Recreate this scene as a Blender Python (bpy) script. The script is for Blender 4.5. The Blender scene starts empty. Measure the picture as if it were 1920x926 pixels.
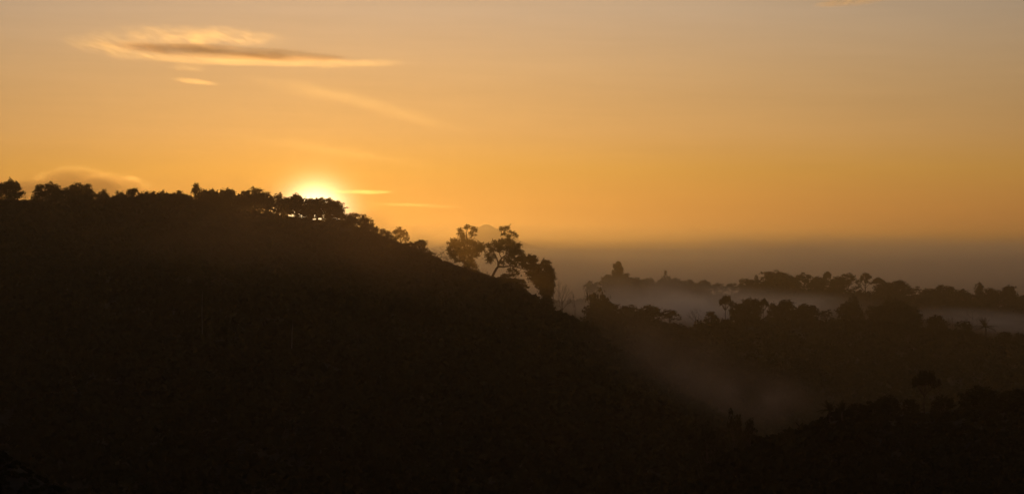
import bpy, math, random
import numpy as np
from mathutils import Vector

R = math.radians
S = bpy.context.scene
COL = S.collection

# ------------------------------------------------------------------ camera
FPX = 4516.0            # focal length in pixels of the 1920 px wide photograph
CAMZ = 60.0
PX0, PY0 = 960.0, 463.0
cam_d = bpy.data.cameras.new("camera")
cam_d.sensor_width = 36.0
cam_d.lens = 36.0 * FPX / 1920.0
cam_d.clip_start = 0.5
cam_d.clip_end = 80000.0
cam = bpy.data.objects.new("camera", cam_d)
cam.location = (0, 0, CAMZ)
cam.rotation_euler = (R(90), 0, 0)
COL.objects.link(cam)
S.camera = cam

SUN_PX, SUN_PY = 592.0, 414.0
SUN_DIR = Vector(((SUN_PX - PX0) / FPX, 1.0, (PY0 - SUN_PY) / FPX)).normalized()
SUN_EL = math.asin(SUN_DIR.z)
SUN_AZ = math.atan2(SUN_DIR.x, SUN_DIR.y)

# ------------------------------------------------------------------ render settings
S.view_settings.view_transform = 'Standard'
S.view_settings.look = 'None'
S.view_settings.exposure = 0.0
S.view_settings.gamma = 1.0
S.cycles.use_denoising = True
try:
    S.cycles.denoiser = 'OPENIMAGEDENOISE'
except Exception:
    pass
S.cycles.max_bounces = 6
S.cycles.diffuse_bounces = 2
S.cycles.glossy_bounces = 1
S.cycles.transmission_bounces = 2
S.cycles.transparent_max_bounces = 8
S.cycles.volume_bounces = 4
S.cycles.volume_step_rate = 1.0
S.cycles.volume_max_steps = 256


def lin(r, g, b):
    f = lambda c: (c / 255 / 12.92) if c <= 10 else ((c / 255 + 0.055) / 1.055) ** 2.4
    return (f(r), f(g), f(b), 1.0)


# ------------------------------------------------------------------ world: dawn sky
class G:
    """small node graph helper"""
    def __init__(self, nt):
        self.nt = nt

    def node(self, t, **kw):
        n = self.nt.nodes.new(t)
        for k, v in kw.items():
            setattr(n, k, v)
        return n

    def put(self, sock, v):
        if hasattr(v, 'is_output') or isinstance(v, bpy.types.NodeSocket):
            self.nt.links.new(v, sock)
        else:
            sock.default_value = v

    def m(self, op, a, b=None, c=None, clamp=False):
        n = self.node('ShaderNodeMath', operation=op, use_clamp=clamp)
        self.put(n.inputs[0], a)
        if b is not None:
            self.put(n.inputs[1], b)
        if c is not None:
            self.put(n.inputs[2], c)
        return n.outputs[0]

    def vm(self, op, a, b=None, scale=None):
        n = self.node('ShaderNodeVectorMath', operation=op)
        self.put(n.inputs[0], a)
        if b is not None:
            self.put(n.inputs[1], b)
        if scale is not None:
            self.put(n.inputs['Scale'], scale)
        return n.outputs['Value'] if op in ('DOT_PRODUCT', 'LENGTH') else n.outputs['Vector']

    def sep(self, v):
        n = self.node('ShaderNodeSeparateXYZ')
        self.put(n.inputs[0], v)
        return n.outputs

    def comb(self, x, y, z):
        n = self.node('ShaderNodeCombineXYZ')
        for i, v in enumerate((x, y, z)):
            self.put(n.inputs[i], v)
        return n.outputs[0]

    def ramp(self, fac, stops):
        n = self.node('ShaderNodeValToRGB')
        el = n.color_ramp.elements
        while len(el) < len(stops):
            el.new(0.5)
        for e, (p, c) in zip(el, stops):
            e.position = p
            e.color = c
        self.put(n.inputs[0], fac)
        return n.outputs[0]

    def noise(self, vec, scale, detail=4, rough=0.55, dist=0.0):
        n = self.node('ShaderNodeTexNoise')
        self.put(n.inputs['Vector'], vec)
        n.inputs['Scale'].default_value = scale
        n.inputs['Detail'].default_value = detail
        n.inputs['Roughness'].default_value = rough
        n.inputs['Distortion'].default_value = dist
        return n.outputs[0]

    def smooth(self, v, a, b, lo=0.0, hi=1.0):
        n = self.node('ShaderNodeMapRange', interpolation_type='SMOOTHSTEP')
        self.put(n.inputs[0], v)
        for i, x in enumerate((a, b, lo, hi)):
            n.inputs[i + 1].default_value = x
        return n.outputs[0]


world = bpy.data.worlds.new("World")
S.world = world
world.use_nodes = True
wt = world.node_tree
wt.nodes.clear()
w = G(wt)
tc = w.node('ShaderNodeTexCoord')
d = w.vm('NORMALIZE', tc.outputs['Generated'])
dx, dy, dz = w.sep(d)
elev = w.m('MULTIPLY', w.m('ARCSINE', dz), 57.29578)                       # degrees above the horizon
cosT = w.m('MINIMUM', w.vm('DOT_PRODUCT', d, tuple(SUN_DIR)), 0.9999999)
theta = w.m('MULTIPLY', w.m('ARCCOSINE', cosT), 57.29578)                  # degrees from the sun
az = w.m('MULTIPLY', w.m('ARCTAN2', dx, dy), 57.29578)
# long thin streaks of high haze that break the sky's evenness
st = w.noise(w.comb(w.m('MULTIPLY', az, 0.11), w.m('ADD', w.m('MULTIPLY', elev, 1.5), w.m('MULTIPLY', az, 0.10)), 3.7), 1.0, 4, 0.55, 0.3)
st2 = w.noise(w.comb(w.m('MULTIPLY', az, 0.30), w.m('MULTIPLY', elev, 5.0), 9.1), 1.0, 3, 0.6)
streak = w.m('ADD', w.m('MULTIPLY', w.m('SUBTRACT', st, 0.5), 0.16), w.m('MULTIPLY', w.m('SUBTRACT', st2, 0.5), 0.11))
streak = w.m('ADD', streak, 1.0)
ef = w.m('DIVIDE', elev, 30.0, clamp=True)
base = w.ramp(ef, [(0.0000, (0.61, 0.205, 0.012, 1)),
                   (0.0097, (0.60, 0.205, 0.010, 1)),
                   (0.0267, (0.565, 0.215, 0.008, 1)),
                   (0.0600, (0.55, 0.285, 0.030, 1)),
                   (0.0900, (0.56, 0.325, 0.105, 1)),
                   (0.1400, (0.53, 0.350, 0.170, 1)),
                   (0.1870, (0.48, 0.365, 0.240, 1)),
                   (0.4600, (0.13, 0.115, 0.095, 1)),
                   (1.0000, (0.045, 0.042, 0.042, 1))])
# brightest a little to the right of the sun, fading to both sides
CEN = Vector(((745.0 - PX0) / FPX, 1.0, 0.03)).normalized()
theta2 = w.m('MULTIPLY', w.m('ARCCOSINE', w.m('MINIMUM', w.vm('DOT_PRODUCT', d, tuple(CEN)), 0.9999999)), 57.29578)
tn = w.m('DIVIDE', theta2, 22.5)
fall = w.m('DIVIDE', 1.0, w.m('ADD', 1.0, w.m('MULTIPLY', tn, tn)))
front = w.vm('SCALE', base, scale=w.m('MULTIPLY', fall, streak))
# aureole of the rising sun
g1 = w.m('MULTIPLY', w.m('EXPONENT', w.m('DIVIDE', theta, -2.6)), 0.03)
g2 = w.m('MULTIPLY', w.m('EXPONENT', w.m('DIVIDE', theta, -0.62)), 0.75)
tq = w.m('DIVIDE', theta, 0.60)
g3 = w.m('MULTIPLY', w.m('EXPONENT', w.m('MULTIPLY', w.m('MULTIPLY', tq, tq), -1.0)), 9.0)
glow = w.vm('ADD', w.vm('SCALE', (1.0, 0.50, 0.05), scale=w.m('MULTIPLY', g1, streak)),
            w.vm('ADD', w.vm('SCALE', (1.0, 0.52, 0.07), scale=g2), w.vm('SCALE', (1.0, 0.80, 0.45), scale=g3)))
sky_node = w.node('ShaderNodeTexSky', sky_type='NISHITA')
sky_node.sun_disc = False
sky_node.sun_elevation = SUN_EL
sky_node.sun_rotation = SUN_AZ
sky_node.air_density = 1.0
sky_node.dust_density = 3.0
sky_node.ozone_density = 1.0
bg1 = w.node('ShaderNodeBackground')
w.put(bg1.inputs[0], sky_node.outputs[0])
bg1.inputs[1].default_value = 0.015
bg2 = w.node('ShaderNodeBackground')
dome = w.vm('ADD', w.vm('SCALE', (0.022, 0.024, 0.033), scale=w.smooth(elev, 5.0, 40.0)), (0.012, 0.010, 0.013))
dome = w.vm('ADD', dome, w.vm('SCALE', (0.120, 0.056, 0.028), scale=w.smooth(elev, 4.0, 0.4)))
w.put(bg2.inputs[0], w.vm('ADD', w.vm('ADD', front, glow), dome))
bg2.inputs[1].default_value = 1.0
addsh = w.node('ShaderNodeAddShader')
wt.links.new(bg1.outputs[0], addsh.inputs[0])
wt.links.new(bg2.outputs[0], addsh.inputs[1])
wo = w.node('ShaderNodeOutputWorld')
wt.links.new(addsh.outputs[0], wo.inputs['Surface'])
try:
    world.cycles.sampling_method = 'MANUAL'
    world.cycles.sample_map_resolution = 2048
except Exception:
    pass

# ------------------------------------------------------------------ the sun (reddened, just clearing the hill)
sun_d = bpy.data.lights.new("sun", 'SUN')
sun_d.energy = 0.37
sun_d.angle = R(0.53)
sun_d.color = (1.0, 0.54, 0.13)
sun = bpy.data.objects.new("sun", sun_d)
sun.rotation_euler = SUN_DIR.to_track_quat('Z', 'Y').to_euler()
sun.location = (-100, 0, 300)
COL.objects.link(sun)


# ------------------------------------------------------------------ helpers
def tag(o, label=None, cat=None, group=None, kind=None):
    if label: o['label'] = label
    if cat: o['category'] = cat
    if group: o['group'] = group
    if kind: o['kind'] = kind
    return o


def mesh_from(name, V, F4=None, F3=None, mat=None, smooth=False):
    """mesh from numpy arrays: quads F4 and/or triangles F3"""
    me = bpy.data.meshes.new(name)
    V = np.asarray(V, dtype=np.float32)
    parts, starts, tot = [], [], 0
    for F, k in ((F4, 4), (F3, 3)):
        if F is not None and len(F):
            F = np.asarray(F, dtype=np.int32)
            parts.append(F.ravel())
            starts.append(tot + np.arange(len(F)) * k)
            tot += F.size
    me.vertices.add(len(V))
    me.vertices.foreach_set('co', V.ravel())
    loops = np.concatenate(parts)
    st_ = np.concatenate(starts).astype(np.int32)
    me.loops.add(len(loops))
    me.loops.foreach_set('vertex_index', loops)
    me.polygons.add(len(st_))
    me.polygons.foreach_set('loop_start', st_)
    if smooth:
        me.polygons.foreach_set('use_smooth', np.ones(len(st_), dtype=bool))
    me.update(calc_edges=True)
    if mat: me.materials.append(mat)
    return me


def link(name, me, parent=None, loc=(0, 0, 0)):
    o = bpy.data.objects.new(name, me)
    o.location = loc
    COL.objects.link(o)
    if parent: o.parent = parent
    return o


def empty(name, loc, rz=0.0):
    o = bpy.data.objects.new(name, None)
    o.location = loc
    o.rotation_euler = (0, 0, rz)
    COL.objects.link(o)
    return o


# ------------------------------------------------------------------ materials
def mat_leaf(name, c1, c2, scale=0.35):
    m = bpy.data.materials.new(name)
    m.use_nodes = True
    nt = m.node_tree
    nt.nodes.clear()
    g = G(nt)
    geo = g.node('ShaderNodeNewGeometry')
    n = g.noise(geo.outputs['Position'], scale, 3)
    c = g.ramp(n, [(0.3, (*c1, 1)), (0.7, (*c2, 1))])
    dif = g.node('ShaderNodeBsdfDiffuse')
    tr = g.node('ShaderNodeBsdfTranslucent')
    g.put(dif.inputs[0], c)
    g.put(tr.inputs[0], c)
    mx = g.node('ShaderNodeMixShader')
    mx.inputs[0].default_value = 0.12
    nt.links.new(dif.outputs[0], mx.inputs[1])
    nt.links.new(tr.outputs[0], mx.inputs[2])
    out = g.node('ShaderNodeOutputMaterial')
    nt.links.new(mx.outputs[0], out.inputs['Surface'])
    return m


def mat_rough(name, c1, c2, scale):
    m = bpy.data.materials.new(name)
    m.use_nodes = True
    nt = m.node_tree
    b = nt.nodes['Principled BSDF']
    g = G(nt)
    geo = g.node('ShaderNodeNewGeometry')
    n = g.noise(geo.outputs['Position'], scale, 5)
    g.put(b.inputs['Base Color'], g.ramp(n, [(0.3, (*c1, 1)), (0.7, (*c2, 1))]))
    b.inputs['Roughness'].default_value = 0.95
    b.inputs['Specular IOR Level'].default_value = 0.1
    return m


M_LEAF = mat_leaf("broad_leaves", (0.034, 0.034, 0.012), (0.052, 0.050, 0.018))
M_LEAF2 = mat_leaf("canopy_leaves", (0.030, 0.028, 0.011), (0.044, 0.040, 0.016), 0.12)
M_BARK = mat_rough("bark", (0.06, 0.045, 0.03), (0.11, 0.085, 0.06), 1.5)
M_PALE = mat_rough("pale_bark", (0.10, 0.088, 0.068), (0.15, 0.13, 0.105), 1.2)
M_SOIL = mat_rough("forest_floor", (0.035, 0.028, 0.015), (0.05, 0.04, 0.022), 0.08)
M_ROCK = mat_rough("mountain_slope", (0.05, 0.055, 0.04), (0.09, 0.085, 0.07), 0.004)


def mat_volume(name, dens, color, aniso, build=None):
    m = bpy.data.materials.new(name)
    m.use_nodes = True
    nt = m.node_tree
    nt.nodes.clear()
    g = G(nt)
    v = g.node('ShaderNodeVolumePrincipled')
    v.inputs['Color'].default_value = (*color, 1)
    v.inputs['Anisotropy'].default_value = aniso
    v.inputs['Density'].default_value = dens
    if build:
        g.put(v.inputs['Density'], build(g, dens))
    out = g.node('ShaderNodeOutputMaterial')
    nt.links.new(v.outputs[0], out.inputs['Volume'])
    return m


# ------------------------------------------------------------------ terrain
def sstep(t):
    t = np.clip(t, 0, 1)
    return t * t * (3 - 2 * t)


# each ridge: photo column of its crest, photo row of its ground line there, depth; front and rear width (m)
RIDGES = {
    'hill': dict(px=[-600, -200, 0, 200, 300, 450, 560, 640, 700, 800, 850, 920, 965, 985, 1010, 1045, 1100, 1160, 1250, 1400, 1500, 1700],
                 py=[368, 372, 378, 374, 375, 390, 409, 421, 447, 479, 498, 519, 526, 545, 573, 588, 626, 660, 724, 830, 890, 1100],
                 Y=[800, 780, 770, 760, 755, 750, 745, 740, 730, 715, 712, 708, 705, 700, 690, 680, 660, 640, 590, 500, 440, 400],
                 wf=640, wr=170, lin=True),
    'middle': dict(px=[700, 1000, 1080, 1130, 1200, 1277, 1340, 1400, 1500, 1600, 1680, 1740, 1800, 1860, 1920, 2100, 2600],
                   py=[655, 632, 620, 605, 608, 617, 612, 602, 608, 606, 606, 624, 626, 642, 656, 700, 800],
                   Y=[960, 960, 960, 965, 975, 990, 1000, 1010, 1020, 1020, 1000, 980, 960, 950, 940, 930, 930],
                   wf=260, wr=110, lin=False),
    'far': dict(px=[700, 1000, 1080, 1140, 1200, 1330, 1430, 1520, 1620, 1700, 1800, 1900, 2100, 2600],
                py=[588, 575, 568, 560, 558, 558, 551, 549, 549, 561, 568, 578, 600, 630],
                Y=[1560, 1540, 1540, 1530, 1520, 1500, 1500, 1490, 1480, 1460, 1440, 1420, 1400, 1400],
                wf=150, wr=120, lin=False),
    'near': dict(px=[1250, 1360, 1440, 1480, 1530, 1560, 1620, 1700, 1780, 1850, 1920, 2100, 2600],
                 py=[974, 878, 846, 832, 816, 790, 790, 782, 775, 766, 760, 738, 695],
                 Y=[330, 330, 335, 338, 340, 342, 345, 350, 350, 350, 350, 350, 350],
                 wf=170, wr=110, lin=False),
    'knoll': dict(px=[-2400, -900, -200, 0, 110, 230, 400, 560],
                  py=[580, 650, 775, 858, 926, 1010, 1160, 1500],
                  Y=[110] * 8, wf=90, wr=60, lin=False),
}


def ridge_h(r, X, Y):
    Yg = np.maximum(Y, 25.0)
    px = PX0 + FPX * X / Yg
    Yc = np.interp(px, r['px'], r['Y'])
    zc = CAMZ + (PY0 - np.interp(px, r['px'], r['py'])) / FPX * Yc
    zc = np.maximum(zc, 0)
    dY = Y - Yc
    a = np.clip(1 + dY / r['wf'], 0, 1)
    f = (0.75 * a + 0.25 * sstep(a)) if r['lin'] else sstep(a) * 0.6 + a * 0.4
    b = sstep(1 - dY / r['wr'])
    return zc * np.where(dY < 0, f, b) * np.where(Y < 26, 0, 1)


def ground(X, Y):
    X = np.asarray(X, dtype=float)
    Y = np.asarray(Y, dtype=float)
    h = np.zeros(np.broadcast(X, Y).shape)
    for r in RIDGES.values():
        h = np.maximum(h, ridge_h(r, X, Y))
    h = np.maximum(h, 57.5 * sstep(1 - Y / 170.0))      # the slope the camera stands on
    bump = 0.5 * np.sin(X * 0.11 + 1.3 * np.sin(Y * 0.043)) + 0.45 * np.sin(Y * 0.09 + 1.7 * np.sin(X * 0.05))
    return h + bump * np.clip(Y / 600, 0.05, 1.0)


def build_ground():
    ys = np.concatenate([np.linspace(-300, 0, 7)[:-1], np.linspace(0, 240, 49)[:-1], np.linspace(240, 1800, 261)[:-1],
                         np.linspace(1800, 9000, 37)[:-1], np.linspace(9000, 32000, 12)])
    u = np.linspace(-1, 1, 261)
    half = 160 + 0.32 * np.maximum(ys, 0)
    X = u[None, :] * half[:, None]
    Y = np.repeat(ys[:, None], len(u), 1)
    Z = ground(X, Y)
    V = np.stack([X, Y, Z], -1).reshape(-1, 3)
    n, mcol = len(ys), len(u)
    i = np.arange(n - 1)[:, None] * mcol + np.arange(mcol - 1)[None, :]
    i = i.ravel()
    F = np.stack([i, i + 1, i + mcol + 1, i + mcol], 1)
    o = link("ground", mesh_from("ground", V, F, mat=M_SOIL, smooth=True))
    tag(o, "dark forested hills and valley floor rolling to the horizon", "ground", kind="structure")


build_ground()


def build_mountain():
    rng = np.random.default_rng(4)
    prof = [(0, 1.0), (0.02, 0.995), (0.06, 0.93), (0.15, 0.78), (0.3, 0.56), (0.5, 0.36), (0.75, 0.16), (1.0, 0.0)]
    n = 72
    H, Rad, Y = 140.0, 420.0, 8300.0
    cx = (912 - PX0) / FPX * Y
    V, F = [], []
    ph = rng.uniform(0, 6.28, 6)
    for r, h in prof:
        for k in range(n):
            a = 2 * math.pi * k / n
            gul = 1 + 0.06 * r * sum(math.sin(a * (5 + 3 * j) + ph[j]) for j in range(4))
            V.append((cx + math.cos(a) * r * Rad * gul, Y + math.sin(a) * r * Rad * gul, h * H - 2))
    for j in range(len(prof) - 1):
        for k in range(n):
            F.append((j * n + k, (j + 1) * n + k, (j + 1) * n + (k + 1) % n, j * n + (k + 1) % n))
    o = link("mountain", mesh_from("mountain", V, F, mat=M_ROCK, smooth=True))
    tag(o, "faint distant cone shaped mountain peak between the two tall trees", "mountain", kind="structure")


build_mountain()


# ------------------------------------------------------------------ foliage and branches
def leaf_quads(centres, size, rng, squash=1.0, stretch=1.5):
    """one small kite shaped leaf per centre, turned at random"""
    c = np.asarray(centres, dtype=float)
    n = len(c)
    a = rng.normal(size=(n, 3))
    a[:, 2] *= squash
    a /= np.linalg.norm(a, axis=1, keepdims=True) + 1e-9
    b = np.cross(a, rng.normal(size=(n, 3)))
    b /= np.linalg.norm(b, axis=1, keepdims=True) + 1e-9
    s = (np.asarray(size) * rng.uniform(0.6, 1.35, n))[:, None]
    V = np.stack([c - a * s * stretch * .5, c + b * s * .5 - a * s * .05, c + a * s * stretch * .5, c - b * s * .5 - a * s * .05], 1)
    F = np.arange(n * 4).reshape(n, 4)
    return V.reshape(-1, 3), F


def tube(path, radii, sides=6):
    P = [Vector(p) for p in path]
    V, F = [], []
    for i, p in enumerate(P):
        t = (P[min(i + 1, len(P) - 1)] - P[max(i - 1, 0)]).normalized()
        x = t.cross(Vector((0.31, 0.9, 0.3))).normalized()
        y = t.cross(x)
        for k in range(sides):
            a = 2 * math.pi * k / sides
            V.append(p + (x * math.cos(a) + y * math.sin(a)) * radii[i])
    for i in range(len(P) - 1):
        for k in range(sides):
            F.append((i * sides + k, i * sides + (k + 1) % sides, (i + 1) * sides + (k + 1) % sides, (i + 1) * sides + k))
    return np.array([tuple(v) for v in V]), np.array(F)


def join(pieces):
    Vs, Fs, o = [], [], 0
    for V, F in pieces:
        Vs.append(V)
        Fs.append(F + o)
        o += len(V)
    return np.concatenate(Vs), np.concatenate(Fs)


def bent(p, q, rng, n=5, amt=0.08):
    p, q = np.array(p, float), np.array(q, float)
    L = np.linalg.norm(q - p)
    pts = []
    off = rng.normal(size=3) * amt * L
    for i in range(n):
        t = i / (n - 1)
        pts.append(p * (1 - t) + q * t + off * math.sin(math.pi * t) + rng.normal(size=3) * amt * 0.15 * L * (0 < i < n - 1))
    return pts


def limb(p, q, r0, r1, rng, n=5, amt=0.08, sides=5):
    return tube(bent(p, q, rng, n, amt), np.linspace(r0, r1, n), sides)


def ball(n, rng, shell=0.5):
    v = rng.normal(size=(n, 3))
    v /= np.linalg.norm(v, axis=1, keepdims=True)
    return v * (shell + (1 - shell) * rng.uniform(0, 1, (n, 1))) * rng.uniform(0.75, 1.0, (n, 1))


def proto(style, seed):
    """a tree of height 1 and crown width 1: (wood mesh, crown mesh)"""
    rng = np.random.default_rng(seed)
    wood, leaves, lsz = [], [], []
    P = dict(broad=dict(base=.30, n=30, cr=.17, flat=.75, nl=150, ls=.036, shape='dome'),
             bushy=dict(base=.06, n=46, cr=.17, flat=.85, nl=120, ls=.040, shape='dome'),
             layered=dict(base=.40, n=20, cr=.16, flat=.45, nl=130, ls=.035, shape='dome'),
             tall=dict(base=.18, n=24, cr=.26, flat=.42, nl=120, ls=.040, shape='column'),
             sparse=dict(base=.26, n=26, cr=.12, flat=.7, nl=60, ls=.034, shape='dome'),
             umbrella=dict(base=.58, n=22, cr=.15, flat=.5, nl=120, ls=.036, shape='cap'),
             shrub=dict(base=.05, n=26, cr=.19, flat=.8, nl=100, ls=.048, shape='dome'))[style]
    top = np.array([rng.uniform(-.05, .05), rng.uniform(-.05, .05), P['base'] + .25])
    trunk = bent((0, 0, -0.12), top, rng, 6, 0.05)
    wood.append(tube(trunk, np.linspace(.034, .016, 6), 7))
    cents = []
    tries = 0
    while len(cents) < P['n'] and tries < 3000:
        tries += 1
        a = rng.uniform(0, 2 * math.pi)
        if P['shape'] == 'dome':
            h = rng.uniform(0, 1) ** 0.8
            rr = math.sqrt(max(0, 1 - (h * 1.15 - .22) ** 2)) * (.5 - P['cr'] * .6) * rng.uniform(.45, 1.0)
            z = P['base'] + (1 - P['base'] - P['cr'] * P['flat']) * h
        elif P['shape'] == 'cap':
            rr = (.5 - P['cr'] * .6) * math.sqrt(rng.uniform(0, 1))
            z = P['base'] + (1 - P['base'] - P['cr'] * .5) * (1 - (rr / .5) ** 2 * .8) * rng.uniform(.7, 1)
        else:
            h = rng.uniform(0, 1)
            rr = (.42 - .30 * h) * rng.uniform(.2, 1.0)
            z = P['base'] + (1 - P['base'] - .06) * h
        c = np.array([math.cos(a) * rr, math.sin(a) * rr, z])
        if all(np.linalg.norm((c - k) * (1, 1, 1.4)) > P['cr'] * .75 for k in cents):
            cents.append(c)
    for c in cents:
        k = min(5, max(1, int(5 * (c[2] - .1) / (P['base'] + .3))))
        s = trunk[min(k, 5)] if style not in ('shrub', 'bushy') else np.array([0, 0, -.05])
        wood.append(limb(s, c, .013, .005, rng, 5, .10))
        cr = P['cr'] * rng.uniform(.75, 1.2)
        for _ in range(3):
            wood.append(limb(c, c + ball(1, rng)[0] * cr * (1, 1, P['flat']), .005, .002, rng, 3, .1, 4))
        n = int(P['nl'] * rng.uniform(.7, 1.3))
        # leaves sit in small sprays inside the clump
        sp = ball(9, rng, .65) * cr * np.array([1, 1, P['flat']]) + c
        idx = rng.integers(0, len(sp), n)
        L = sp[idx] + rng.normal(size=(n, 3)) * cr * .20 * np.array([1, 1, .7])
        leaves.append(L)
        lsz.append(np.full(n, P['ls']))
        # a few stray sprigs poke out
        m_ = 5
        leaves.append(c + ball(m_, rng, .9) * cr * 1.25 * np.array([1, 1, P['flat'] * 1.2]))
        lsz.append(np.full(m_, P['ls'] * .8))
    Lc, Ls = np.concatenate(leaves), np.concatenate(lsz)
    V, F = leaf_quads(Lc, Ls, rng, .8)
    # scale exactly to height 1 / width 1
    zt = np.percentile(V[:, 2], 99.7)
    wd = np.percentile(np.abs(V[:, 0]), 99.5) * 2
    sc = np.array([1 / wd, 1 / wd, 1 / zt])
    WV, WF = join(wood)
    return (mesh_from("trunk", WV * sc, WF, mat=M_BARK), mesh_from("crown", V * sc, F, mat=M_LEAF))


def proto_bare(seed, twig=1.0, spread=.62, levels=5):
    """a leafless tree: trunk mesh and twig mesh, height 1, width about 1"""
    rng = np.random.default_rng(seed)
    tr = bent((0, 0, -.1), (rng.uniform(-.04, .04), 0, .5), rng, 6, .05)
    trunk = tube(tr, np.linspace(.022, .012, 6), 6)
    pieces = []

    def grow(p, dirv, L, r, lev):
        q = p + dirv * L
        pieces.append(limb(p, q, r, r * .55, rng, 3, .08, 4))
        if lev == 0: return
        for _ in range(2 if rng.random() < .45 else 3):
            nd = dirv + rng.normal(size=3) * spread
            nd[2] += .12
            nd /= np.linalg.norm(nd)
            grow(q, nd, L * rng.uniform(.58, .82), r * .6, lev - 1)

    for k in range(5):
        a = 2 * math.pi * k / 5 + rng.uniform(-.4, .4)
        dv = np.array([math.cos(a) * .9, math.sin(a) * .9, rng.uniform(.5, 1.1)])
        grow(np.array(tr[3 + k % 3]), dv / np.linalg.norm(dv), .20, .009 * twig, levels - 1)
    V, F = join(pieces)
    zt = V[:, 2].max()
    wd = np.percentile(np.abs(V[:, 0]), 99) * 2
    sc = np.array([1 / wd, 1 / wd, 1 / zt])
    return (mesh_from("trunk", trunk[0] * sc, trunk[1], mat=M_BARK), mesh_from("branches", V * sc, F, mat=M_BARK))


def proto_spiky(seed, nst=1):
    """palm like rosette of narrow drooping fronds on a short stem"""
    rng = np.random.default_rng(seed)
    tr = bent((0, 0, -.1), (rng.uniform(-.05, .05), 0, .55), rng, 6, .04)
    trunk = tube(tr, np.linspace(.035, .03, 6), 7)
    Vs, Fs, o = [], [], 0
    for k in range(26):
        a = rng.uniform(0, 6.28)
        up = rng.uniform(-.15, 1.25)
        L = rng.uniform(.38, .55)
        pts = []
        for i in range(6):
            t = i / 5
            pts.append(np.array(tr[-1]) + np.array([math.cos(a) * math.cos(up) * L * t, math.sin(a) * math.cos(up) * L * t,
                                                    math.sin(up) * L * t - .20 * L * t * t * (1.6 - up * .6)]))
        side = np.array([-math.sin(a), math.cos(a), 0])
        for i in range(5):
            for sgn in (-1, 1):
                for h in (0, .5):
                    p = pts[i] * (1 - h) + pts[i + 1] * h
                    tip = p + side * sgn * .11 * (1 - .12 * i) + (pts[i + 1] - pts[i]) * .8 - np.array([0, 0, .03])
                    dd = (pts[i + 1] - pts[i]) * .28
                    Vs += [p, p + dd, tip, p - dd * .2]
                    Fs.append((o, o + 1, o + 2, o + 3))
                    o += 4
    V = np.array(Vs)
    zt = V[:, 2].max()
    wd = np.percentile(np.abs(V[:, 0]), 99) * 2
    sc = np.array([1 / wd, 1 / wd, 1 / zt])
    return (mesh_from("trunk", trunk[0] * sc, trunk[1], mat=M_BARK), mesh_from("fronds", V * sc, np.array(Fs), mat=M_LEAF))


PROTO = {
    'broad': [proto('broad', s) for s in (11, 12, 13, 14)],
    'bushy': [proto('bushy', s) for s in (15, 16, 17, 18, 19)],
    'layered': [proto('layered', s) for s in (21, 22, 23)],
    'tall': [proto('tall', s) for s in (31, 32)],
    'sparse': [proto('sparse', s) for s in (41, 42, 43)],
    'umbrella': [proto('umbrella', s) for s in (51, 52)],
    'shrub': [proto('shrub', s) for s in (61, 62, 63)],
    'bare': [proto_bare(s) for s in (71, 72)],
    'spiky': [proto_spiky(s) for s in (81,)],
}
KIND = {  # object name, category, part names
    'broad': ('broadleaf_tree', 'tree', 'trunk', 'crown'), 'bushy': ('broadleaf_tree', 'tree', 'trunk', 'crown'), 'layered': ('layered_tree', 'tree', 'trunk', 'crown'),
    'tall': ('tall_tree', 'tree', 'trunk', 'crown'), 'sparse': ('sparse_tree', 'tree', 'trunk', 'crown'),
    'umbrella': ('umbrella_tree', 'tree', 'trunk', 'crown'), 'shrub': ('shrub', 'shrub', 'stems', 'foliage'),
    'bare': ('bare_tree', 'tree', 'trunk', 'branches'), 'spiky': ('palm_tree', 'palm', 'trunk', 'fronds'),
}
_cnt = {}


def plant(style, px, ytop, wpx, ridge, label, group, dy=0.0, hpx=None):
    """one tree of STYLE standing on RIDGE; its height and width are real metres at that depth"""
    if style == 'broad' and not (ridge == 'hill' and 440 < px < 650):
        style = 'bushy'
        wpx *= 1.15
    r = RIDGES[ridge]
    i = _cnt.get(style, 0)
    _cnt[style] = i + 1
    wood, crown = PROTO[style][i % len(PROTO[style])]
    Y = float(np.interp(px, r['px'], r['Y'])) + dy
    X = (px - PX0) / FPX * Y
    zt = CAMZ + (PY0 - ytop) / FPX * Y
    zg = float(ground(X, Y)) - 0.2
    H = zt - zg
    if hpx: H = max(H, hpx / FPX * Y)
    if ridge == 'hill' and style not in ('bare',):
        wpx *= 1.22
    W = wpx / FPX * Y
    H = max(H, 1.5, W * (.85 if style == 'bare' else .7))
    nm, cat, pa, pb = KIND[style]
    rs = random.Random(int(px * 7 + ytop))
    root = empty(nm, (X, Y, zt - H), rs.uniform(0, 6.28))
    tag(root, label, cat, group)
    for n_, me in ((pa, wood), (pb, crown)):
        o = link(n_, me, root)
        o.scale = (W, W, H)
    return root


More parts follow.
